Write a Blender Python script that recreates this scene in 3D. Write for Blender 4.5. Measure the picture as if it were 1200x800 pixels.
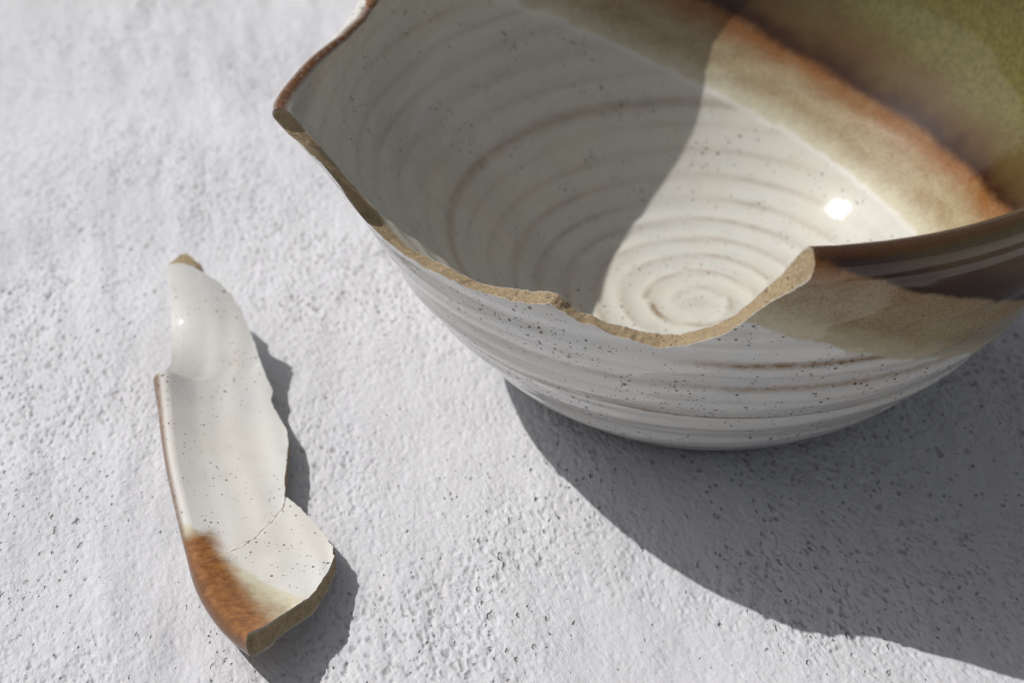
import bpy, math
import numpy as np
from mathutils import Matrix, Vector

# ------------------------------------------------------------------ scene
scene = bpy.context.scene
for o in list(bpy.data.objects):
    bpy.data.objects.remove(o, do_unlink=True)
CM = 0.01                                   # everything below is laid out in centimetres

# ------------------------------------------------------------------ camera
PITCH = math.radians(36.0)
FPX, WPX, HPX = 1700.0, 1200.0, 800.0
CAM = np.array([-3.74, -24.23, 17.40])
cam_d = bpy.data.cameras.new('camera')
cam_d.sensor_width = 36.0
cam_d.sensor_fit = 'HORIZONTAL'
cam_d.lens = 36.0 * FPX / WPX
cam_d.clip_start, cam_d.clip_end = 0.01, 50.0
cam_d.dof.use_dof = True
cam_d.dof.focus_distance = 0.232
cam_d.dof.aperture_fstop = 20.0
cam_o = bpy.data.objects.new('camera', cam_d)
scene.collection.objects.link(cam_o)
cam_o.location = CAM * CM
cam_o.rotation_euler = (math.radians(90) - PITCH, 0, 0)
scene.camera = cam_o

# ------------------------------------------------------------------ light
SUN_AZ, SUN_EL = math.radians(157.0), math.radians(49.5)
world = bpy.data.worlds.new('World')
scene.world = world
world.use_nodes = True
wt = world.node_tree
wt.nodes.clear()
sky = wt.nodes.new('ShaderNodeTexSky')
sky.sky_type = 'NISHITA'
sky.sun_disc = False
sky.sun_elevation = SUN_EL
sky.sun_rotation = math.radians(90) - SUN_AZ
sky.dust_density = 2.5
sky.ozone_density = 0.6
hs = wt.nodes.new('ShaderNodeHueSaturation')
hs.inputs['Saturation'].default_value = 0.22
bg = wt.nodes.new('ShaderNodeBackground')
bg.inputs['Strength'].default_value = 0.082
wo = wt.nodes.new('ShaderNodeOutputWorld')
wt.links.new(sky.outputs[0], hs.inputs['Color'])
wt.links.new(hs.outputs[0], bg.inputs['Color'])
wt.links.new(bg.outputs[0], wo.inputs['Surface'])

sun_d = bpy.data.lights.new('sun', 'SUN')
sun_d.energy = 4.0
sun_d.angle = math.radians(0.53)
sun_d.color = (1.0, 0.975, 0.94)
sun_o = bpy.data.objects.new('sun', sun_d)
scene.collection.objects.link(sun_o)
to_sun = Vector((math.cos(SUN_AZ) * math.cos(SUN_EL), math.sin(SUN_AZ) * math.cos(SUN_EL), math.sin(SUN_EL)))
sun_o.rotation_euler = to_sun.to_track_quat('Z', 'Y').to_euler()
sun_o.location = to_sun * 2

vs = scene.view_settings
vs.view_transform = 'Standard'
vs.look = 'None'
vs.exposure = -0.11
vs.gamma = 1.0
vs.use_curve_mapping = False

# ------------------------------------------------------------------ helpers
_rng = np.random.RandomState(7)
_PERM = np.concatenate([_rng.permutation(512)] * 3)
_ANG = _rng.uniform(0, 2 * np.pi, 512)
_RND = _rng.uniform(0, 1, 512)

def perlin(x, y, seed=0):
    x = np.asarray(x, float) + seed * 17.13; y = np.asarray(y, float) + seed * 5.71
    xi = np.floor(x).astype(np.int64); yi = np.floor(y).astype(np.int64)
    xf, yf = x - xi, y - yi
    u = xf * xf * xf * (xf * (xf * 6 - 15) + 10); v = yf * yf * yf * (yf * (yf * 6 - 15) + 10)
    def g(ix, iy, dx, dy):
        a = _ANG[_PERM[(_PERM[ix & 511] + iy) & 511]]
        return np.cos(a) * dx + np.sin(a) * dy
    a = g(xi, yi, xf, yf); b = g(xi + 1, yi, xf - 1, yf)
    c = g(xi, yi + 1, xf, yf - 1); d = g(xi + 1, yi + 1, xf - 1, yf - 1)
    return ((a + u * (b - a)) + v * ((c + u * (d - c)) - (a + u * (b - a)))) * 1.5

def fbm(x, y, octv=3, seed=0):
    s = 0; a = 1.0
    for k in range(octv):
        s = s + a * perlin(x * 2 ** k, y * 2 ** k, seed + k); a *= .5
    return s

def pits(x, y, seed, rmin, rmax, prob):
    """depth 0..1 of scattered round pores, one per unit cell"""
    out = np.zeros_like(x)
    xi = np.floor(x).astype(np.int64); yi = np.floor(y).astype(np.int64)
    for ox in (-1, 0, 1):
        for oy in (-1, 0, 1):
            cx, cy = xi + ox, yi + oy
            h = _PERM[(_PERM[(cx + seed * 31) & 511] + cy) & 511]
            h2 = _PERM[h + 77]; h3 = _PERM[h + 191]; h4 = _PERM[h + 300]
            px, py = cx + _RND[h], cy + _RND[h2]
            r = rmin + (rmax - rmin) * _RND[h3] ** 2
            d2 = ((x - px) ** 2 + ((y - py) * .72) ** 2) / (r * r)
            e = np.clip(1 - d2, 0, 1)
            out = np.maximum(out, np.where(_RND[h4] < prob, e * np.minimum(r / rmax + .25, 1), 0))
    return out

def sstep(a, b, x):
    t = np.clip((x - a) / (b - a), 0, 1)
    return t * t * (3 - 2 * t)

def link(o, parent=None):
    scene.collection.objects.link(o)
    if parent is not None:
        o.parent = parent
    return o

def build_mesh(name, co, quads, mats, normals=None, attrs=None, parent=None, smooth=True):
    """co in cm (N,3); quads (M,4) int; only the used vertices are kept"""
    used, inv = np.unique(quads.ravel(), return_inverse=True)
    q = inv.reshape(quads.shape)
    me = bpy.data.meshes.new(name)
    n, m = len(used), len(q)
    me.vertices.add(n); me.loops.add(m * 4); me.polygons.add(m)
    me.vertices.foreach_set('co', (co[used] * CM).astype(np.float32).ravel())
    me.loops.foreach_set('vertex_index', q.astype(np.int32).ravel())
    me.polygons.foreach_set('loop_start', (np.arange(m) * 4).astype(np.int32))
    me.polygons.foreach_set('loop_total', np.full(m, 4, np.int32))
    me.update(calc_edges=True)
    me.validate()
    me.polygons.foreach_set('use_smooth', np.full(len(me.polygons), smooth))
    for k, v in (attrs or {}).items():
        at = me.attributes.new(k, 'FLOAT', 'POINT')
        at.data.foreach_set('value', v[used].astype(np.float32))
    for mt in mats:
        me.materials.append(mt)
    if normals is not None and smooth and len(me.vertices) == n:
        me.normals_split_custom_set_from_vertices(normals[used].astype(np.float32).tolist())
    return link(bpy.data.objects.new(name, me), parent)

def grid_normals(co, quads):
    nr = np.zeros_like(co)
    p = co[quads]
    f = np.cross(p[:, 2] - p[:, 0], p[:, 3] - p[:, 1])
    for k in range(4):
        np.add.at(nr, quads[:, k], f)
    return nr / np.maximum(np.linalg.norm(nr, axis=1, keepdims=True), 1e-12)

# ------------------------------------------------------------------ materials
class NT:
    def __init__(self, name):
        self.m = bpy.data.materials.new(name)
        self.m.use_nodes = True
        self.t = self.m.node_tree
        self.t.nodes.clear()
        self.out = self.t.nodes.new('ShaderNodeOutputMaterial')
        self.p = self.t.nodes.new('ShaderNodeBsdfPrincipled')
        self.t.links.new(self.p.outputs[0], self.out.inputs['Surface'])
        tc = self.t.nodes.new('ShaderNodeTexCoord')
        mp = self.t.nodes.new('ShaderNodeVectorMath'); mp.operation = 'SCALE'
        mp.inputs['Scale'].default_value = 100.0                       # object space in centimetres
        self.t.links.new(tc.outputs['Object'], mp.inputs[0])
        self.co = mp.outputs[0]
    def put(self, sock, v):
        if hasattr(v, 'is_output'):
            self.t.links.new(v, sock)
        elif isinstance(v, (tuple, list)) and len(v) == 3 and sock.type == 'RGBA':
            sock.default_value = (*v, 1)
        else:
            sock.default_value = v
    def math(self, op, a, b=None, c=None, clamp=False):
        n = self.t.nodes.new('ShaderNodeMath'); n.operation = op; n.use_clamp = clamp
        for i, v in enumerate((a, b, c)):
            if v is not None: self.put(n.inputs[i], v)
        return n.outputs[0]
    def mapr(self, v, a, b, c=0.0, d=1.0, smooth=True):
        n = self.t.nodes.new('ShaderNodeMapRange')
        n.interpolation_type = 'SMOOTHSTEP' if smooth else 'LINEAR'
        for k, x in (('Value', v), ('From Min', a), ('From Max', b), ('To Min', c), ('To Max', d)):
            self.put(n.inputs[k], x)
        return n.outputs[0]
    def mix(self, f, a, b, mode='MIX'):
        n = self.t.nodes.new('ShaderNodeMix'); n.data_type = 'RGBA'; n.blend_type = mode
        self.put(n.inputs[0], f); self.put(n.inputs[6], a); self.put(n.inputs[7], b)
        return n.outputs[2]
    def vscale(self, sx, sy, sz, rotz=0.0):
        n = self.t.nodes.new('ShaderNodeMapping')
        n.inputs['Scale'].default_value = (sx, sy, sz)
        n.inputs['Rotation'].default_value = (0, 0, rotz)
        self.t.links.new(self.co, n.inputs['Vector'])
        return n.outputs[0]
    def noise(self, scale, detail=2.0, rough=.5, vec=None, dist=0.0):
        n = self.t.nodes.new('ShaderNodeTexNoise')
        self.t.links.new(vec if vec is not None else self.co, n.inputs['Vector'])
        n.inputs['Scale'].default_value = scale; n.inputs['Detail'].default_value = detail
        n.inputs['Roughness'].default_value = rough; n.inputs['Distortion'].default_value = dist
        return n.outputs[0]
    def voronoi(self, scale, vec=None, rand=1.0):
        n = self.t.nodes.new('ShaderNodeTexVoronoi')
        self.t.links.new(vec if vec is not None else self.co, n.inputs['Vector'])
        n.inputs['Scale'].default_value = scale; n.inputs['Randomness'].default_value = rand
        return n.outputs['Distance'], n.outputs['Color']
    def attr(self, name):
        n = self.t.nodes.new('ShaderNodeAttribute'); n.attribute_name = name
        return n.outputs['Fac']
    def bump(self, h, dist, strength=1.0, prev=None):
        n = self.t.nodes.new('ShaderNodeBump')
        n.inputs['Distance'].default_value = dist; n.inputs['Strength'].default_value = strength
        self.put(n.inputs['Height'], h)
        if prev is not None: self.t.links.new(prev, n.inputs['Normal'])
        return n.outputs[0]
    def sep(self, col):
        n = self.t.nodes.new('ShaderNodeSeparateColor')
        self.t.links.new(col, n.inputs[0])
        return n.outputs

def glaze_material():
    g = NT('glaze')
    fk, fo, iron, rust, crack, inside = (g.attr(k) for k in ('fk', 'fo', 'iron', 'rust', 'crack', 'inside'))
    n1 = g.noise(.55, 3); n2 = g.noise(2.2, 4, .6); n3 = g.noise(9.0, 3, .6); n4 = g.noise(30.0, 2, .6)
    # white glaze: faint warm and cool clouds
    col = g.mix(g.mapr(n1, .35, .65), (.60, .586, .550), (.575, .578, .565))
    col = g.mix(g.mapr(n2, .45, .75, 0, .25), col, (.49, .45, .37))
    # thin glaze over the throwing ridges lets the iron body through
    iv = g.math('MULTIPLY', iron, g.mapr(n2, .22, .50, .62, 1.08))
    iv = g.math('MULTIPLY', iv, g.mapr(n3, .2, .7, .6, 1.0))
    col = g.mix(iv, col, (.215, .130, .062))
    col = g.mix(g.math('MULTIPLY', inside, .85), col, g.mix(1.0, col, (.955, .94, .885), 'MULTIPLY'))  # interior shade put into the colour: glaze darker and warmer inside
    # iron specks
    n5 = g.noise(1.1, 2, .5)
    for sc, th, pw, amt in ((4.6, .20, 1.3, .85), (8.5, .30, 1.35, .8), (15.0, .34, 1.7, .65)):
        d, c = g.voronoi(sc)
        r = g.math('MULTIPLY', g.math('MULTIPLY', g.math('POWER', g.sep(c)[0], pw), g.mapr(inside, 0, .12, .95, .72, False)), g.math('MULTIPLY', th, g.mapr(n5, .32, .64, .45, 1.2)))
        dn = g.math('ADD', d, g.math('MULTIPLY', g.math('SUBTRACT', n4, .5), .10))
        sp = g.mapr(g.math('SUBTRACT', r, dn), -.01, .03)
        col = g.mix(g.math('MULTIPLY', sp, amt), col, (.050, .030, .020))
    # overlap of the two dips: cream at first, then khaki, then rust orange towards the dark glaze
    wob = g.math('MULTIPLY', g.math('SUBTRACT', n1, .5), .45)
    fine = g.math('MULTIPLY', g.math('SUBTRACT', n3, .5), .10)
    mid = g.math('MULTIPLY', g.math('SUBTRACT', g.noise(1.7, 3, .6), .5), .34)
    fkw = g.math('ADD', g.math('ADD', fk, mid), g.math('MULTIPLY', wob, .5))
    fow = g.math('ADD', g.math('ADD', fo, g.math('MULTIPLY', mid, .4)), g.math('ADD', g.math('MULTIPLY', wob, .8), fine))
    mott = g.mapr(n4, .3, .7)
    cream = g.mix(mott, (.53, .50, .395), (.47, .425, .305))
    kh = g.mix(g.mapr(n3, .3, .7), g.mix(mott, (.18, .120, .062), (.32, .240, .140)), g.mix(mott, (.25, .180, .098), (.40, .315, .205)))
    khaki = g.mix(g.mapr(g.noise(1.6, 4, .65, g.vscale(.8, .8, 2.0)), .33, .66), kh, g.mix(mott, (.255, .205, .115), (.41, .345, .225)))
    orange = g.mix(mott, (.150, .058, .016), (.255, .112, .038))
    kc = g.mix(g.mapr(g.math('ADD', fkw, g.math('MULTIPLY', fine, 5.0)), .04, .62), cream, khaki)
    of = g.math('MULTIPLY', g.mapr(g.math('ADD', fow, g.math('MULTIPLY', fine, 1.0)), -.62, .0), g.mapr(inside, 0, 1, .30, 1.0))
    of = g.math('MULTIPLY', of, g.mapr(n2, .25, .6, .75, 1.0))
    kc = g.mix(of, kc, orange)
    kc = g.mix(g.math('MULTIPLY', g.mapr(inside, 0, .1, 1, 0), .8), kc, g.mix(1.0, kc, (.80, .75, .64), 'MULTIPLY'))
    col = g.mix(g.mapr(g.math('ADD', fkw, fine), -.03, .07), col, kc)
    bead = g.math('MULTIPLY', g.mapr(g.math('ABSOLUTE', fkw), .12, .0), .6)
    col = g.mix(g.math('MULTIPLY', bead, inside), col, (.66, .65, .60))
    # rust breaking over edges inside the overlap: runs in fine streaks
    strk = g.noise(3.5, 4, .6, g.vscale(.8, 1.3, 1, math.radians(20)))
    rw = g.math('ADD', rust, g.math('MULTIPLY', g.math('SUBTRACT', strk, .5), .34))
    rcol = g.mix(g.mapr(g.noise(7.0, 5, .7, g.vscale(.9, 1.2, 1, math.radians(20))), .28, .72), (.130, .046, .010), (.310, .130, .032))
    rcol = g.mix(g.mapr(rw, .42, .85), rcol, (.075, .025, .010))
    col = g.mix(g.mapr(rw, -.22, .20), col, rcol)
    # dark glaze: brown-black at its edge, honey brown, then olive where it pools
    oc = g.mix(g.mapr(g.math('ADD', fow, g.math('MULTIPLY', g.math('SUBTRACT', n2, .5), .5)), .10, .75), (.032, .012, .006), (.080, .047, .017))
    oc = g.mix(g.mapr(g.math('ADD', fow, g.math('MULTIPLY', g.math('SUBTRACT', n1, .5), 1.6)), .5, 1.7), oc, g.mix(g.mapr(n3, .3, .7), (.095, .081, .028), (.140, .121, .044)))
    col = g.mix(g.mapr(fow, -.06, g.mapr(inside, 0, 1, .05, .22, False)), col, oc)
    # thin brown line on the very edge of the lip
    lip = g.attr('lip')
    lw = g.math('MULTIPLY', lip, g.mapr(n3, .15, .5, .6, 1))
    col = g.mix(lw, col, g.mix(g.mapr(fow, -.1, .1), g.mix(mott, (.080, .030, .010), (.17, .070, .022)), g.mix(mott, (.032, .013, .006), (.060, .026, .010))))
    # hairline crack
    ck = g.mapr(g.math('ABSOLUTE', g.math('ADD', crack, g.math('MULTIPLY', g.math('SUBTRACT', g.noise(5.0, 3, .6), .5), .16))), .008, .019, 1, 0)
    col = g.mix(g.math('MULTIPLY', ck, .85), col, (.13, .10, .075))
    g.put(g.p.inputs['Base Color'], col)
    g.put(g.p.inputs['Roughness'], g.math('ADD', g.mapr(n2, .3, .7, .06, .085), g.mapr(fow, -.1, .15, 0, .02)))
    g.put(g.p.inputs['IOR'], 1.5)
    b = g.bump(g.noise(2.6, 2, .5), .00010, .35)
    b = g.bump(g.noise(16.0, 2, .5), .00002, .5, b)
    g.t.links.new(b, g.p.inputs['Normal'])
    return g.m

def clay_material():
    g = NT('raw_clay')
    n = g.noise(14.0, 4, .7); n2 = g.noise(45.0, 3, .7)
    col = g.mix(g.mapr(n, .3, .7), (.47, .35, .210), (.60, .465, .295))
    col = g.mix(g.mapr(n2, .52, .70, 0, .6), col, (.27, .175, .09))
    d, c = g.voronoi(11.0)
    sp = g.mapr(g.math('SUBTRACT', g.math('MULTIPLY', g.math('POWER', g.sep(c)[0], 3.0), .28), d), -.02, .02)
    col = g.mix(g.math('MULTIPLY', sp, .8), col, (.11, .07, .04))
    # the cut thickness of the glaze skin along both borders
    col = g.mix(g.math('MULTIPLY', g.attr('skin'), g.mapr(n, .3, .55, .35, 1)), col, (.68, .66, .60))
    g.put(g.p.inputs['Base Color'], col)
    g.put(g.p.inputs['Roughness'], .85)
    g.put(g.p.inputs['Specular IOR Level'], .25)
    b = g.bump(n, .0012, .8)
    b = g.bump(n2, .0006, .9, b)
    g.t.links.new(b, g.p.inputs['Normal'])
    return g.m

def plaster_material():
    g = NT('plaster')
    n1 = g.noise(.18, 4, .6); st = g.noise(1.0, 4, .6, g.vscale(1.6, .28, 1, math.radians(12)))
    n2 = g.noise(3.0, 4, .6); n3 = g.noise(13.0, 3, .6); n4 = g.noise(38.0, 2, .6)
    col = g.mix(g.mapr(n1, .3, .7), (.50, .50, .525), (.56, .56, .585))
    col = g.mix(g.mapr(st, .40, .75, 0, .35), col, (.45, .445, .46))
    col = g.mix(g.mapr(n2, .55, .8, 0, .25), col, (.46, .45, .45))
    # open pores darkened by dirt and painted relief shade: ragged, stretched along the strokes
    wn = g.t.nodes.new('ShaderNodeTexNoise'); wn.inputs['Scale'].default_value = 9.0; wn.inputs['Detail'].default_value = 2
    g.t.links.new(g.co, wn.inputs['Vector'])
    off = g.t.nodes.new('ShaderNodeVectorMath'); off.operation = 'MULTIPLY_ADD'
    g.t.links.new(wn.outputs['Color'], off.inputs[0]); off.inputs[1].default_value = (.10, .10, 0); g.t.links.new(g.co, off.inputs[2])
    rough = g.mapr(g.noise(.16, 4, .6, g.vscale(1, .8, 1)), .40, .60)
    dens = g.mapr(rough, 0, 1, .35, 1.0)
    d0 = g.t.nodes.new('ShaderNodeMapping'); d0.inputs['Rotation'].default_value = (0, 0, math.radians(-24))
    g.t.links.new(off.outputs[0], d0.inputs['Vector'])
    d1 = g.t.nodes.new('ShaderNodeMapping'); d1.inputs['Scale'].default_value = (1.15, .58, 1)
    g.t.links.new(d0.outputs[0], d1.inputs['Vector'])
    grain = g.noise(9.0, 2.5, .55, d1.outputs[0])
    pitn = g.math('MULTIPLY', g.mapr(grain, .43, .26), g.mapr(rough, 0, 1, .28, 1.0))
    mask = None
    for sc, sy, rot, th, pw in ((5.5, .55, 40, .26, 2.6), (9.5, .60, -20, .34, 2.4), (2.2, .45, 10, .11, 2.4)):
        mp = g.t.nodes.new('ShaderNodeMapping'); mp.inputs['Scale'].default_value = (1, sy, 0); mp.inputs['Rotation'].default_value = (0, 0, math.radians(rot))
        g.t.links.new(off.outputs[0], mp.inputs['Vector'])
        d, c = g.voronoi(sc, mp.outputs[0])
        r = g.math('MULTIPLY', g.math('MULTIPLY', g.math('POWER', g.sep(c)[0], pw), th), dens)
        m = g.mapr(g.math('SUBTRACT', r, d), -.06, .10)
        mask = m if mask is None else g.math('MAXIMUM', mask, m)
    pore = g.attr('pore')
    dirt_shade = g.math('MAXIMUM', g.math('MULTIPLY', mask, .38), g.mapr(g.math('MULTIPLY', pore, g.mapr(n2, .3, .6, .4, 1.0)), 0.30, .95, 0, .42))
    dirt_shade = g.math('MAXIMUM', dirt_shade, g.math('MULTIPLY', pitn, .20))
    col = g.mix(dirt_shade, col, (.135, .125, .122))
    # a few ochre stains
    stn = g.noise(.42, 3, .6, g.vscale(1.4, .5, 1, math.radians(8)))
    col = g.mix(g.math('MULTIPLY', g.mapr(stn, .66, .80), g.mapr(n3, .35, .7, 0, .35)), col, (.45, .39, .26))
    g.put(g.p.inputs['Base Color'], col)
    g.put(g.p.inputs['Roughness'], .8)
    g.put(g.p.inputs['Specular IOR Level'], .3)
    hgt = g.math('MULTIPLY', grain, g.mapr(rough, 0, 1, .40, 1.0))
    b = g.bump(g.math('SUBTRACT', 1.0, mask), .0007, .8)
    b = g.bump(hgt, .0010, .5, b)
    b = g.bump(n3, .0005, .25, b)
    b = g.bump(n4, .0002, .25, b)
    g.t.links.new(b, g.p.inputs['Normal'])
    return g.m

GLAZE, CLAY, PLASTER = glaze_material(), clay_material(), plaster_material()

# ------------------------------------------------------------------ plaster surface
def make_table():
    xs = np.concatenate([np.arange(-22, -14.6, .06), np.arange(-14.6, 11.6, .0205)])
    ys = [-10.6]
    while ys[-1] < 27:
        ys.append(ys[-1] + .0205 * (1 + .085 * (ys[-1] + 10.6)))
    ys = np.array(ys)
    ext = np.array([3., 9, 22, 50, 90])
    xs = np.concatenate([xs[0] - ext[::-1], xs, xs[-1] + ext])
    ys = np.concatenate([ys[0] - ext[::-1], ys, ys[-1] + ext])
    X, Y = np.meshgrid(xs, ys)
    sh = X.shape
    x, y = X.ravel(), Y.ravel()
    a = math.radians(14)                                           # trowel strokes lean a little
    u, v = x * math.cos(a) + y * math.sin(a), -x * math.sin(a) + y * math.cos(a)
    dens0 = sstep(-.35, .45, fbm(x * .22, y * .22, 2, 21))
    z = .060 * fbm(x * .16, y * .16, 2, 1)
    stroke = sstep(-.25, .45, perlin(x * .13, y * .13, 9))
    z += .036 * fbm(u * 1.1, v * .26, 2, 4) * (.35 + stroke)
    z += .012 * fbm(x * 2.2, y * 1.4, 2, 12) * (.5 + dens0)
    z += .0050 * fbm(x * 6.0, y * 4.5, 2, 15)
    dens = .25 + .75 * dens0
    wx = x + .05 * perlin(x * 6, y * 6, 31); wy = y + .05 * perlin(x * 6, y * 6, 35)
    ud = wx * math.cos(.42) + wy * math.sin(.42); vd = -wx * math.sin(.42) + wy * math.cos(.42)      # pores lean with the float
    p1 = pits(ud * 5.6, vd * 4.2, 1, .10, .40, .55)
    p2 = pits(ud * 8.6, vd * 6.2, 2, .16, .46, .85)
    p3 = pits(wx * 1.7, wy * 1.5, 3, .04, .13, .5)
    pore = np.maximum(np.maximum(p1, p2 * .85), p3) * dens
    # short cracks and scratches left by the trowel
    rid = np.abs(fbm(u * 1.1, v * .45, 2, 41)) ; sel = sstep(.25, .55, perlin(x * .35, y * .35, 47))
    scr = sstep(.022, .0, rid) * sel
    z -= .044 * pore + .016 * scr
    pore = np.maximum(pore, scr * .45)
    z -= z.max() * .65
    z = np.minimum(z, .0)
    far = (x < -23) | (x > 15) | (y < -12) | (y > 30)
    z = np.where(far, -.02, z)
    idx = np.arange(len(x)).reshape(sh)
    q = np.stack([idx[:-1, :-1], idx[:-1, 1:], idx[1:, 1:], idx[1:, :-1]], -1).reshape(-1, 4)
    o = build_mesh('tabletop', np.stack([x, y, z], -1), q, [PLASTER], None, {'pore': pore})
    o['kind'] = 'structure'
    o['label'] = 'rough pale grey plaster surface with small pores under the bowl'
    return o
make_table()

# ------------------------------------------------------------------ bowl
SPOUT = -164.0
ZO = np.array([0, .4, .8, 1.2, 1.6, 2.0, 2.4, 2.8, 3.2, 3.6, 4.0, 4.4, 4.8, 5.2, 5.6, 6.0, 6.6])
RO = np.array([3.7, 4.18, 4.6, 4.95, 5.25, 5.54, 5.82, 6.06, 6.28, 6.48, 6.67, 6.85, 7.0, 7.13, 7.24, 7.32, 7.4])
ZI = np.array([.76, .80, .90, 1.09, 1.38, 1.68, 2.06, 2.50, 3.00, 3.55, 4.1, 4.8, 5.6, 6.6])
RI = np.array([0, 1.5, 2.3, 3.0, 3.6, 4.0, 4.4, 4.82, 5.28, 5.75, 6.18, 6.56, 6.8, 6.9])
# fracture heights along the angle, outside and inside of the wall
FO = np.array([(-164.6, 9), (-164.0, 6.15), (-163, 5.93), (-161.4, 5.78), (-159.2, 5.70), (-156.4, 5.62), (-155.5, 5.42), (-154.9, 5.02),
    (-154.2, 4.66), (-148.2, 4.64), (-141.3, 4.65), (-136, 4.73), (-129.6, 4.75), (-126, 4.83), (-122.1, 4.91), (-117.6, 5.03), (-116.6, 5.10),
    (-113.2, 4.88), (-109.7, 4.78), (-108.3, 4.69), (-103.7, 4.54), (-102.1, 4.54), (-100.3, 4.67), (-97.5, 4.87), (-95.1, 5.08), (-93.4, 5.33),
    (-91.7, 5.59), (-90, 5.83), (-88.3, 6.02), (-87.2, 6.10), (-86.7, 6.22), (-86.4, 6.45), (-86.2, 9)])
FI = np.array([(-164.6, 9), (-164.0, 6.15), (-163.3, 5.93), (-161.4, 5.60), (-159.9, 5.20), (-158.3, 4.80), (-156, 4.36), (-152, 4.22), (-147, 4.30), (-142, 4.45),
    (-138.6, 4.63), (-137.4, 4.66), (-134.4, 4.58), (-128.9, 4.63), (-123, 4.89), (-118.3, 5.02), (-117.0, 5.05), (-114.8, 4.80), (-111.5, 4.65), (-110.2, 4.62), (-106.7, 4.52),
    (-102.9, 4.51), (-100, 4.65), (-97.3, 4.83), (-94.8, 5.07), (-92.6, 5.37), (-90.9, 5.70), (-89.2, 5.98), (-88, 6.20), (-87.1, 6.40), (-86.5, 6.52), (-86.2, 9)])
GN = np.array([.40, .14, .906])

def spl(xk, yk, x):
    """smooth (Catmull-Rom) interpolation"""
    d = np.gradient(yk, xk)
    i = np.clip(np.searchsorted(xk, x) - 1, 0, len(xk) - 2)
    h = xk[i + 1] - xk[i]; t = np.clip((x - xk[i]) / h, 0, 1)
    return ((2*t**3 - 3*t**2 + 1) * yk[i] + (t**3 - 2*t**2 + t) * h * d[i] + (-2*t**3 + 3*t**2) * yk[i+1] + (t**3 - t**2) * h * d[i+1])

DD = np.array([0, 4.5, 8.7, 13, 16.6, 20, 26, 32, 38, 50, 62, 200.])
DV = np.array([.86, .62, .36, .12, -.10, -.28, -.40, -.35, -.22, -.03, 0, 0])

def wrap(t): return (t + 180) % 360 - 180
def rim_h(th): return 6.6 - .40 * np.exp(-(wrap(th - SPOUT) / 32) ** 2) + .03 * np.sin(np.radians(th * 2 + 40)) + .40 * np.exp(-(wrap(th - 116) / 11) ** 2)  # last term: unseen bump added to the back rim to shape the interior shadow
def spout_d(th):
    d = np.abs(wrap(th - SPOUT)); d = np.where(d < 2.2, 2.2 * .5 + d * d / (2 * 2.2), d)   # rounded tip
    return np.interp(d, DD, DV)
def spout_k(z): return np.clip((z - 4.3) / 1.95, 0, 1.1) ** 1.6

def spout_r(th, z):
    d, k = spout_d(th), spout_k(z)
    return np.where(d > 0, d * k, d * k ** 2.6)

def lip_r(th): return .25 - .075 * np.exp(-(wrap(th - SPOUT) / 42) ** 2)

def profile_outer(th, t):
    """t 0..1 from the foot to the top of the lip; returns r, z for arrays"""
    h = rim_h(th)
    lr = lip_r(th)
    zc = h - lr
    tl = .90
    zz = np.clip(t / tl, 0, 1) * zc
    r = spl(ZO, RO, np.where(zz > 4, 4 + (zz - 4) * (2.6 / (h - 4)), zz))
    # throwing ridges, a shallow groove below the lip
    ph = zz * 2 * np.pi / 1.02 - np.radians(th) + .6 * perlin(th / 40, zz * .5, 3)
    amp = .042 * sstep(.5, 1.1, zz) * (.12 + .88 * sstep(5.5, 4.6, zz))
    r = r + .35 * amp * np.sin(ph * 2.3 + 1.0 + 1.5 * perlin(th / 50, zz * .4, 44)) * (.6 + .8 * perlin(th / 20 + 4, zz, 45))
    r = r + amp * np.sin(ph) * (.7 + .5 * perlin(th / 30 + 9, zz * .7, 8)) + .012 * perlin(th / 25, zz * 1.2, 6) * sstep(.3, 1, zz)
    r = r - .035 * np.exp(-((zz - (h - .50)) / .06) ** 2)
    r = r - .035 * np.exp(-((zz - 2.46 - .06 * np.sin(np.radians(th) * 2)) / .045) ** 2) - .03 * np.exp(-((zz - 1.53) / .05) ** 2)
    f = np.clip((t - tl) / (1 - tl), 0, 1) * np.pi / 2
    z = np.where(t > tl, zc + lr * np.sin(f), zz)
    r = np.where(t > tl, r - lr * (1 - np.cos(f)), r)
    return r + spout_r(th, z), z

# arc length along the inside, for the spiral
_rr = np.concatenate([[0], np.linspace(.02, 1, 400)])
def inner_curve(n):
    zf = np.concatenate([np.linspace(.76, .9, 30), np.linspace(.9, 6.6, 300)[1:]])
    rf = spl(ZI, RI, zf); rf[:30] = np.linspace(0, RI[2], 30); zf[:30] = .76 + .14 * (rf[:30] / RI[2]) ** 2.2
    s = np.concatenate([[0], np.cumsum(np.hypot(np.diff(rf), np.diff(zf)))])
    return s, rf, zf
IS, IR, IZ = inner_curve(400)

def spiral_phase(s, th):
    pitch = .56 + .004 * s
    return (s - 1.1) / pitch - wrap(90 - th) / 360.0

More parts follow.
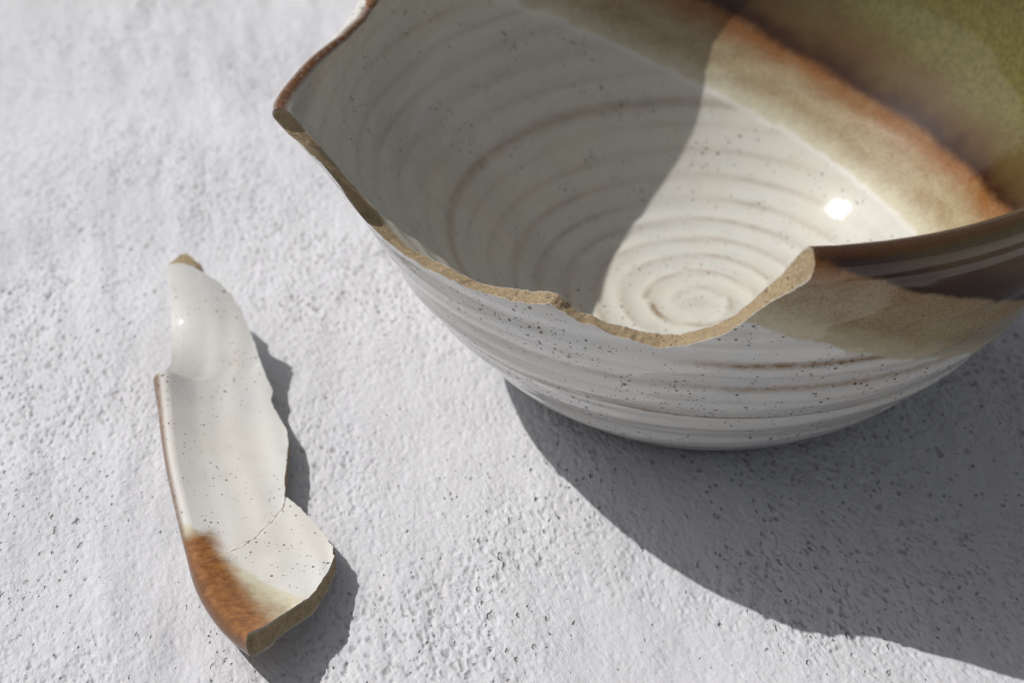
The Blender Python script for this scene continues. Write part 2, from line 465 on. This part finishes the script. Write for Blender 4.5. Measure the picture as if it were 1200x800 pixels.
def profile_inner(th, t):
    """t 0..1 from the floor centre to the top of the lip"""
    h = rim_h(th); lr = lip_r(th)
    tl = .94
    s = np.clip(t / tl, 0, 1) * IS[-1]
    r = np.interp(s, IS, IR); z0 = np.interp(s, IS, IZ)
    z = np.where(z0 > 4, 4 + (z0 - 4) * ((h - lr - 4) / 2.6), z0)
    # spiral ridges: move along the local normal
    dr, dz = np.gradient(IR, IS), np.gradient(IZ, IS)
    tr, tz = np.interp(s, IS, dr), np.interp(s, IS, dz)
    ph = spiral_phase(s, th) + .10 * perlin(th / 30, s * .8, 14)
    dd = .4 * r * np.cos(np.radians(th)) + .14 * r * np.sin(np.radians(th)) + .906 * z - 5.09
    amp = (.028 - .015 * sstep(5.5, 7.5, s)) * (1 - .85 * sstep(-.5, .1, dd)) * (1 - .92 * sstep(2.9, 3.6, s) * sstep(6.1, 5.4, s)) * sstep(.25, .8, s) * sstep(IS[-1] - .4, IS[-1] - 1.8, s) * (.75 + .5 * perlin(th / 35 + 3, s * .6, 17))
    cs = np.cos(2 * np.pi * ph)
    w = amp * (cs * .55 + .75 * (np.clip(cs, 0, 1) ** 3) - .2) + .35 * amp * np.cos(2 * np.pi * ph * 2.15 + 2) * sstep(3, 5, s) * .5 + .006 * perlin(th / 28, s * .8, 19) * sstep(1.5, 3, s)
    r = r - w * tz; z = z + w * tr
    r = r + (.5 - 2 * lr) * sstep(3.0, 4.3, z0)
    f = np.clip((t - tl) / (1 - tl), 0, 1) * np.pi / 2
    zc = h - lr
    z = np.where(t > tl, zc + lr * np.sin(f), z)
    r = np.where(t > tl, r + lr * (1 - np.cos(f)), r)
    return r + spout_r(th, z), z, s

def iron_outer(th, z):
    dz = lambda z0, w, k=0.0: np.exp(-((z - z0 - k * np.sin(np.radians(th) * 1.5 + 1.0)) / w) ** 2)
    lines = 1.15 * dz(4.22, .09, .08) * sstep(-106, -92, wrap(th)) + .75 * dz(3.48, .10, .05) + 1.0 * dz(2.46, .028, .05) + .35 * dz(2.60, .11, .05) + .7 * dz(1.53, .035) + .3 * dz(.95, .05)
    lines += .32 * dz(5.0, .13, .1) + .3 * dz(3.05, .05, .08) + .35 * dz(2.02, .05, -.05) + .25 * dz(3.85, .04, .1)
    return np.clip(lines * (.9 + .35 * perlin(th / 16, z * .6, 23)), 0, 1)

def iron_inner(th, s):
    ph = spiral_phase(s, th) + .06 * perlin(th / 25, s, 26)
    fr = ph - np.round(ph)
    ring = np.exp(-(fr / .10) ** 2)
    k = .50 * sstep(.2, .7, s) * (1 - .55 * sstep(2.5, 5, s)) * (.8 + .6 * perlin(th / 40, s * .5, 29))
    centre = .28 * np.exp(-(s / .20) ** 2)
    dark = .85 * np.exp(-((s - 1.02) / .22) ** 2) * np.exp(-(wrap(th - 195) / 32) ** 2) * (ring > .5)
    wall = .45 * np.exp(-((s - 5.55 - .10 * np.sin(np.radians(th))) / .11) ** 2)
    return np.clip(ring * k + centre + dark * ring + wall, 0, 1)

def make_bowl():
    base = np.arange(0, 360, .30) - 30.0                       # seam at -30 degrees
    extra = np.concatenate([np.arange(-88.4, -86.0, .06), np.arange(-165.2, -153.8, .08), np.arange(-118.5, -115, .12)])
    th = np.unique(np.round(np.concatenate([base, wrap(base[:0]), np.where(extra < -30, extra + 360, extra)]), 3))
    NT_ = len(th)
    thw = wrap(th)
    NO, NI, NR = 108, 104, 9
    # fracture limits with a little crumbling
    zo = np.interp(thw, FO[:, 0], FO[:, 1], left=9, right=9)
    zi = np.interp(thw, FI[:, 0], FI[:, 1], left=9, right=9)
    broken = zo < 8.9
    stp = lambda f: np.round(f * 2.2) / 2.2
    jit = .014 * fbm(th * .9, th * 0, 3, 51) + .045 * stp(fbm(th * .33, th * 0 + 3, 2, 53)); jit2 = .014 * fbm(th * .9, th * 0 + 7, 3, 57) + .045 * stp(fbm(th * .33 + .4, th * 0 + 3, 2, 53))
    zo = np.where(broken, zo + jit, zo); zi = np.where(zi < 8.9, zi + jit2, zi)
    tt = np.linspace(0, 1, 700)
    cols, at = [], {k: [] for k in ('fk', 'fo', 'iron', 'rust', 'crack', 'lip', 'skin')}
    tO = np.zeros(NT_); tI = np.zeros(NT_)
    for i, a in enumerate(th):
        aa = np.full_like(tt, a)
        _, z = profile_outer(aa, tt); tO[i] = np.interp(zo[i], z, tt) if zo[i] < z[-1] else 1.0
        _, z, _ = profile_inner(aa, tt); tI[i] = np.interp(zi[i], np.maximum.accumulate(z), tt) if zi[i] < z[-1] else 1.0
    def spacing(n, bias):                     # denser towards the top of the lip
        u = np.linspace(0, 1, n); return u
    uo = np.concatenate([np.linspace(0, .88, NO - 16), np.linspace(.88, 1, 17)[1:]])
    ui = np.concatenate([np.linspace(0, .93, NI - 16), np.linspace(.93, 1, 17)[1:]])
    T = np.repeat(th[:, None], NO, 1)
    ro_, zo_ = profile_outer(T, np.minimum(uo[None], tO[:, None]))
    T2 = np.repeat(th[:, None], NI, 1)
    ri_, zi_, si_ = profile_inner(T2, np.minimum(ui[None], tI[:, None]))
    # foot: hollow underside
    fr = np.array([0.0, 2.2, 2.9, 3.15, 3.3, 3.62]); fz = np.array([.32, .30, .26, .10, .0, .0])
    NF = len(fr)
    # ribbon between the two broken borders
    w = np.linspace(0, 1, NR + 2)[1:-1]
    rr = ro_[:, -1:] * (1 - w) + ri_[:, -1:] * w
    rz = zo_[:, -1:] * (1 - w) + zi_[:, -1:] * w
    env = np.minimum(w, 1 - w) * 4
    env = np.minimum(env, 1)[None] * np.clip(np.hypot(ro_[:, -1:] - ri_[:, -1:], zo_[:, -1:] - zi_[:, -1:]) / .3, 0, 1)
    W, TT = np.meshgrid(w, th)
    rgh = .020 * fbm(TT * .55, W * 2.2, 3, 61) + .012 * perlin(TT * 3.1, W * 7, 66)
    rz = rz + rgh * env
    r_all = np.concatenate([np.repeat(fr[None], NT_, 0), ro_, rr, ri_[:, ::-1]], 1)
    z_all = np.concatenate([np.repeat(fz[None], NT_, 0), zo_, rz, zi_[:, ::-1]], 1)
    NC = r_all.shape[1]
    ang = np.radians(thw)[:, None]
    co = np.stack([r_all * np.cos(ang), r_all * np.sin(ang), z_all], -1)
    # glaze line fields
    d = co @ GN
    fk = d - 3.66; fo = d - 5.09
    so = np.concatenate([np.zeros((NT_, NF)), np.zeros_like(ro_), np.zeros_like(rr), si_[:, ::-1]], 1)
    bead = .008 * np.exp(-(fk / .07) ** 2) + .007 * np.exp(-((fo - .03) / .12) ** 2)
    rad = np.stack([np.cos(ang) + 0 * z_all, np.sin(ang) + 0 * z_all, 0 * z_all], -1)
    sgn = np.concatenate([np.zeros(NF), np.ones(NO), np.zeros(NR), -np.ones(NI)])[None, :, None]
    co = co + rad * sgn * bead[..., None] * (z_all < rim_h(thw)[:, None] - .3)[..., None]
    iron = np.zeros_like(z_all); iron[:, NF:NF + NO] = iron_outer(T, zo_); iron[:, NF + NO + NR:] = iron_inner(T2, si_)[:, ::-1]
    h = rim_h(thw)[:, None]
    lip = sstep(.13, .02, h - z_all) * np.ones_like(z_all)
    near = np.exp(-(wrap(thw - SPOUT)[:, None] / 26) ** 2)
    outer = np.zeros(NC, bool); outer[:NF + NO] = True
    lip = np.where(outer[None] & (near > .2), lip * sstep(.05, .0, h - z_all), lip)
    lip = np.clip(lip * .85 + near * .25 * sstep(.5, .1, h - z_all) * sstep(0, .01, so), 0, 1)
    rust = np.where((fk > -.2) & (fo < .2), .30 - (h - z_all) + .2 * np.clip(fk, -1, .5), -1.0)
    skin = np.zeros_like(z_all); skin[:, NF + NO - 1] = 1; skin[:, NF + NO + NR] = 1
    # faces
    idx = np.arange(NT_ * NC).reshape(NT_, NC)
    nx = np.roll(idx, -1, 0)
    q = np.stack([idx[:, :-1], nx[:, :-1], nx[:, 1:], idx[:, 1:]], -1)       # (NT, NC-1, 4)
    flat = q.reshape(-1, 4)
    P = co.reshape(-1, 3)
    solid = (np.linalg.norm(np.cross(P[flat[:, 2]] - P[flat[:, 0]], P[flat[:, 3]] - P[flat[:, 1]]), axis=1) > 1e-8).reshape(NT_, NC - 1)
    col = np.repeat(np.arange(NC - 1)[None], NT_, 0)
    rib = (col >= NF + NO - 1) & (col < NF + NO + NR)
    ribbon = rib & solid & ((broken | np.roll(broken, -1)))[:, None]
    lipj = rib & ~ribbon
    zc = .5 * (z_all[:, :-1] + z_all[:, 1:]); rc = .5 * (r_all[:, :-1] + r_all[:, 1:])
    foot = (col < NF + 2) | ((col < NF + NO - 1) & (zc < .30))
    near_sp = (np.abs(wrap(thw - SPOUT)) < 24)[:, None] & (zc > 4.9) & ~ribbon
    rim = (zc > h - .46) & ~near_sp & ~ribbon & (col >= NF)
    body = ~(ribbon | foot | near_sp | rim)
    # smooth normals from the glazed skin only, so that the broken border stays crisp
    glz = ~ribbon
    nrm = grid_normals(P, flat[glz.ravel()])
    att = {'fk': fk.ravel(), 'fo': fo.ravel(), 'iron': iron.ravel(), 'rust': rust.ravel(), 'crack': np.full(P.shape[0], 9.0), 'lip': lip.ravel(), 'inside': (so > 0).astype(float).ravel()}
    root = link(bpy.data.objects.new('broken_bowl', None))
    root.empty_display_size = .02
    root['label'] = 'broken speckled white stoneware bowl with spout, chipped rim and olive brown dipped glaze'
    root['category'] = 'bowl'
    def part(name, mask):
        return build_mesh(name, P, flat[(mask & solid).ravel()], [GLAZE], nrm, att, root)
    part('body', body)
    o = part('rim', rim); o['label'] = 'rounded lip of the bowl in dark brown glaze'
    o = part('spout', near_sp); o['label'] = 'pinched pouring spout with brown edge'
    o = part('foot', foot); o['label'] = 'plain foot under the bowl'
    nr2 = grid_normals(P, flat[ribbon.ravel()])
    o = build_mesh('broken_edge', P, flat[ribbon.ravel()], [CLAY], nr2, {'skin': skin.ravel()}, root)
    o['label'] = 'raw tan clay exposed along the broken edge'
    return root
make_bowl()

# ------------------------------------------------------------------ shard
# outline of the piece on the table: row 0..1 from the far tip to the near end, x, y (cm)
LEFT = np.array([ (0.000, -10.669, 0.293), (0.060, -10.621, -0.004), (0.120, -10.540, -0.441), (0.200, -10.376, -1.300), (0.280, -10.221, -2.215), (0.305, -10.230, -2.395), (0.325, -10.314, -2.721), (0.420, -10.091, -3.701), (0.520, -9.794, -4.854), (0.620, -9.482, -5.816), (0.720, -9.165, -6.708), (0.820, -8.792, -7.656), (0.910, -8.307, -8.516), (1.000, -7.762, -9.267) ])
RIGHT = np.array([ (0.000, -9.758, -0.295), (0.060, -9.524, -0.443), (0.120, -9.276, -0.625), (0.200, -9.027, -0.905), (0.280, -8.780, -1.353), (0.320, -8.614, -1.750), (0.400, -8.305, -2.362), (0.420, -8.325, -2.599), (0.520, -7.894, -3.532), (0.560, -7.813, -3.903), (0.660, -7.694, -5.430), (0.720, -7.377, -5.740), (0.820, -6.940, -6.287), (0.910, -6.745, -6.656), (1.000, -6.690, -6.912) ])
END = np.array([ (0.000, -7.762, -9.267), (0.060, -7.726, -9.100), (0.200, -7.507, -8.917), (0.400, -7.298, -8.505), (0.680, -6.963, -8.056), (0.900, -6.749, -7.269), (1.000, -6.690, -6.912) ])
CRACK = np.array([(-7.655, -5.36), (-7.686, -5.739), (-7.831, -6.089), (-8.043, -6.428), (-8.244, -6.695), (-8.499, -6.937)])
S_O, S_AX, S_AC = np.array([-8.9, -3.5]), np.array([.33, -.944]), np.array([.944, .33])
S_C = np.array([ 0.498,  0.085, -0.184, -1.525,  2.29 , -0.479, -0.268,  0.627,  0.906, -3.694,  2.415])

def shard_height(x, y):
    v = ((x - S_O[0]) * S_AX[0] + (y - S_O[1]) * S_AX[1]) / 5
    w = ((x - S_O[0]) * S_AC[0] + (y - S_O[1]) * S_AC[1]) / 1.2
    c = S_C
    return c[0] + c[1]*v + c[2]*v**2 + c[3]*v**3 + c[4]*v**4 + c[5]*v**5 + c[6]*w + c[7]*w*v + c[8]*w*v*v + c[9]*w*v**3 + c[10]*w*v**4 + .07*w*w + .40*sstep(.05, .45, -v)*(w + .05)**2

def polydist(x, y, pl):
    best = np.full(x.shape, 1e9); sg = np.ones(x.shape)
    for a, b in zip(pl[:-1], pl[1:]):
        d = b - a; L = np.hypot(*d)
        t = np.clip(((x - a[0]) * d[0] + (y - a[1]) * d[1]) / L ** 2, 0, 1)
        dx, dy = x - a[0] - t * d[0], y - a[1] - t * d[1]
        dd = np.hypot(dx, dy); s_ = np.sign(d[0] * dy - d[1] * dx)
        m = dd < best
        best = np.where(m, dd, best); sg = np.where(m, s_, sg)
    return best * np.where(sg == 0, 1, sg)

def make_shard():
    NA, NB, NR = 420, 96, 8
    a = np.linspace(0, 1, NA)
    a = np.unique(np.concatenate([a, np.linspace(.295, .335, 40), np.linspace(.39, .43, 30)])); NA = len(a)
    def edge(tab, seed, amp):
        e = np.stack([np.interp(a, tab[:, 0], tab[:, k]) for k in (1, 2)], -1)
        e[:, 0] += amp * fbm(a * 45, a * 0 + seed, 3, seed); e[:, 1] += amp * fbm(a * 45, a * 0 + seed + 9, 3, seed + 2)
        return e
    Ls = np.stack([spl(LEFT[6:, 0], LEFT[6:, k], np.maximum(a, .325)) for k in (1, 2)], -1)
    L = np.where((a < .325)[:, None], edge(LEFT, 3, .012), Ls)
    R = edge(RIGHT, 5, .016)
    b = np.linspace(0, 1, NB) ** 1.45
    Fb = np.stack([np.interp(b, END[:, 0], END[:, k]) for k in (1, 2)], -1)
    Fb += .012 * np.stack([fbm(b * 22, b * 0 + 2, 3, 71), fbm(b * 22, b * 0 + 5, 3, 73)], -1) * np.minimum(1, 8 * np.minimum(b, 1 - b))[:, None]
    bulge = Fb - (L[-1][None] * (1 - b)[:, None] + R[-1][None] * b[:, None])
    xy = L[:, None] * (1 - b)[None, :, None] + R[:, None] * b[None, :, None] + sstep(.72, 1, a)[:, None, None] * bulge[None]
    x, y = xy[..., 0], xy[..., 1]
    e = .01
    zx = (shard_height(x + e, y) - shard_height(x - e, y)) / (2 * e); zy = (shard_height(x, y + e) - shard_height(x, y - e)) / (2 * e)
    n = np.stack([-zx, -zy, np.ones_like(zx)], -1); n /= np.linalg.norm(n, axis=-1, keepdims=True)
    dist = np.concatenate([np.zeros((NA, 1)), np.cumsum(np.linalg.norm(np.diff(xy, axis=1), axis=-1), 1)], 1)     # cm from the lip
    chip = a < .325
    rl = .205
    lens = rl * np.sqrt(np.clip(1 - (1 - np.clip(dist / rl, 0, 1)) ** 2, 0, 1))
    ht = np.where(dist < rl, lens, rl - (rl - .15) * sstep(rl * .6, .85, dist))
    ht = np.where(chip[:, None] & (dist < rl), rl, ht)
    mid = np.stack([x, y, shard_height(x, y)], -1) - n * .19
    mid[..., 2] += np.where(chip, 0, .14 * np.clip((.70 - a) / .37, 0, 1))[:, None] * sstep(.95, .0, dist)
    ridge = .008 * np.sin(dist * 2 * np.pi / .62 + .8 * perlin(a[:, None] * 5 + 0 * dist, dist, 81)) * sstep(.5, .9, dist)
    cr = polydist(x, y, CRACK)
    step = .018 * sstep(-.012, .012, cr) * np.exp(-np.abs(cr) / .6) * (np.abs(cr) < 3)
    top = mid + n * (ht + ridge + step)[..., None]
    bot = mid - n * (ht + .006 * perlin(a[:, None] * 12 + 0 * dist, dist * 2, 85))[..., None]
    # the far break runs out under the glaze in a long bevel
    out = .24 * np.exp(-((b - .03) / .32) ** 2)
    bot[..., :2] -= (np.clip(1 - a / .07, 0, 1)[:, None] * out[None])[..., None] * S_AX[None, None]
    bot[..., 2] += np.clip(1 - a / .07, 0, 1)[:, None] * out[None] * .50
    under = (np.where(chip, 1.0, 0.0) * sstep(.04, .12, a))[:, None] * .24 * sstep(.8, 0, dist)
    bot[..., :2] += under[..., None] * S_AC[None, None]
    tuck = sstep(.50, .30, a)[:, None] * .30 * sstep(.55, 1, b)[None]
    bot[..., :2] -= tuck[..., None] * S_AC[None, None]
    sh = min(bot[..., 2].min(), top[..., 2].min())
    top[..., 2] -= sh; bot[..., 2] -= sh
    w = np.linspace(0, 1, NR)
    def strip(p, q, seed):                                   # rough clay between two borders
        m = len(p)
        g = p[:, None] * (1 - w)[None, :, None] + q[:, None] * w[None, :, None]
        W, I = np.meshgrid(w, np.arange(m))
        r = (.022 * fbm(I * .11, W * 3, 3, seed) + .010 * perlin(I * .5, W * 7, seed + 5)) * np.minimum(1, 5 * np.minimum(W, 1 - W))
        t = np.gradient(p, axis=0); f = np.cross(t, (q - p)); f /= np.maximum(np.linalg.norm(f, axis=1, keepdims=True), 1e-9)
        return g + r[..., None] * f[:, None]
    pieces = []          # (grid of points, kind)
    def gq(m, k): 
        i = np.arange(m * k).reshape(m, k)
        return np.stack([i[:-1, :-1], i[1:, :-1], i[1:, 1:], i[:-1, 1:]], -1).reshape(-1, 4)
    root = link(bpy.data.objects.new('bowl_shard', None))
    root.empty_display_size = .02
    root['label'] = 'curved white glazed shard with rust brown corner lying on the plaster beside the bowl'
    root['category'] = 'shard'
    # glazed skin: bottom (right to left), over the lip, top (left to right)
    P = np.concatenate([bot[:, ::-1], top], 1)
    PF = P.reshape(-1, 3)
    K = P.shape[1]
    q = gq(NA, K)
    colj = np.repeat(np.arange(K - 1)[None], NA - 1, 0).ravel(); rowi = np.repeat(np.arange(NA - 1)[:, None], K - 1, 1).ravel()
    mid_j = NB - 1
    join = colj == mid_j
    chipf = chip[rowi] & chip[np.minimum(rowi + 1, NA - 1)]
    D = np.concatenate([dist[:, ::-1], dist], 1)
    rimf = (D.reshape(-1)[q].mean(1) < .27) & ~chipf & ~join
    bodyf = ~rimf & ~join
    nrm = grid_normals(PF, q[~join])
    va = (x - S_O[0]) * S_AX[0] + (y - S_O[1]) * S_AX[1]
    va0 = (-9.161 - S_O[0]) * S_AX[0] + (-6.553 - S_O[1]) * S_AX[1]
    fk = (x + 8.671) * -.629 + (y + 6.742) * -.777
    rust = np.minimum(np.minimum(.64, .42 + .25 * (va - va0)) - dist, (va - va0) * 1.2)
    lip = np.where(chip[:, None], 0, .80 * sstep(.08, .0, dist) + .10 * sstep(.60, .15, dist))
    iron = .12 * sstep(.35, .1, np.abs(dist - 1.25)) * (.6 + perlin(a[:, None] * 9 + 0 * dist, dist, 91))
    two = lambda f, g=None: np.concatenate([(f if g is None else g)[:, ::-1], f], 1).ravel()
    one = np.ones_like(x)
    att = {'fk': two(fk), 'fo': two(one * -1.15), 'iron': two(np.clip(iron, 0, 1)), 'rust': two(rust), 'crack': two(cr, one * 9), 'lip': two(lip), 'inside': two(one * .12, one * 0)}
    build_mesh('body', PF, q[bodyf], [GLAZE], nrm, att, root)
    o = build_mesh('rim', PF, q[rimf], [GLAZE], nrm, att, root); o['label'] = 'rounded lip with a rust brown end'
    # broken edges: right side, near end, far end, chipped stretch of the lip
    cells, off, quads, skin = [], 0, [], []
    nc = int(chip.sum())
    for p_, q_, flip, seed in ((top[:, -1], bot[:, -1], False, 101), (top[-1], bot[-1], True, 111), (top[0], bot[0], False, 121), (top[:nc, 0], bot[:nc, 0], True, 131)):
        g = strip(p_, q_, seed)
        qq = gq(*g.shape[:2])
        if flip: qq = qq[:, ::-1]
        cells.append(g.reshape(-1, 3)); quads.append(qq + off); off += g.shape[0] * g.shape[1]
        k = np.zeros(g.shape[:2]); k[:, 0] = 1; k[:, -1] = 1; skin.append(k.ravel())
    PC, QC = np.concatenate(cells), np.concatenate(quads)
    area = np.linalg.norm(np.cross(PC[QC[:, 2]] - PC[QC[:, 0]], PC[QC[:, 3]] - PC[QC[:, 1]]), axis=1)
    QC = QC[area > 1e-7]
    o = build_mesh('broken_edge', PC, QC, [CLAY], grid_normals(PC, QC), {'skin': np.concatenate(skin)}, root)
    o['label'] = 'raw tan clay along the break'
    return root
make_shard()
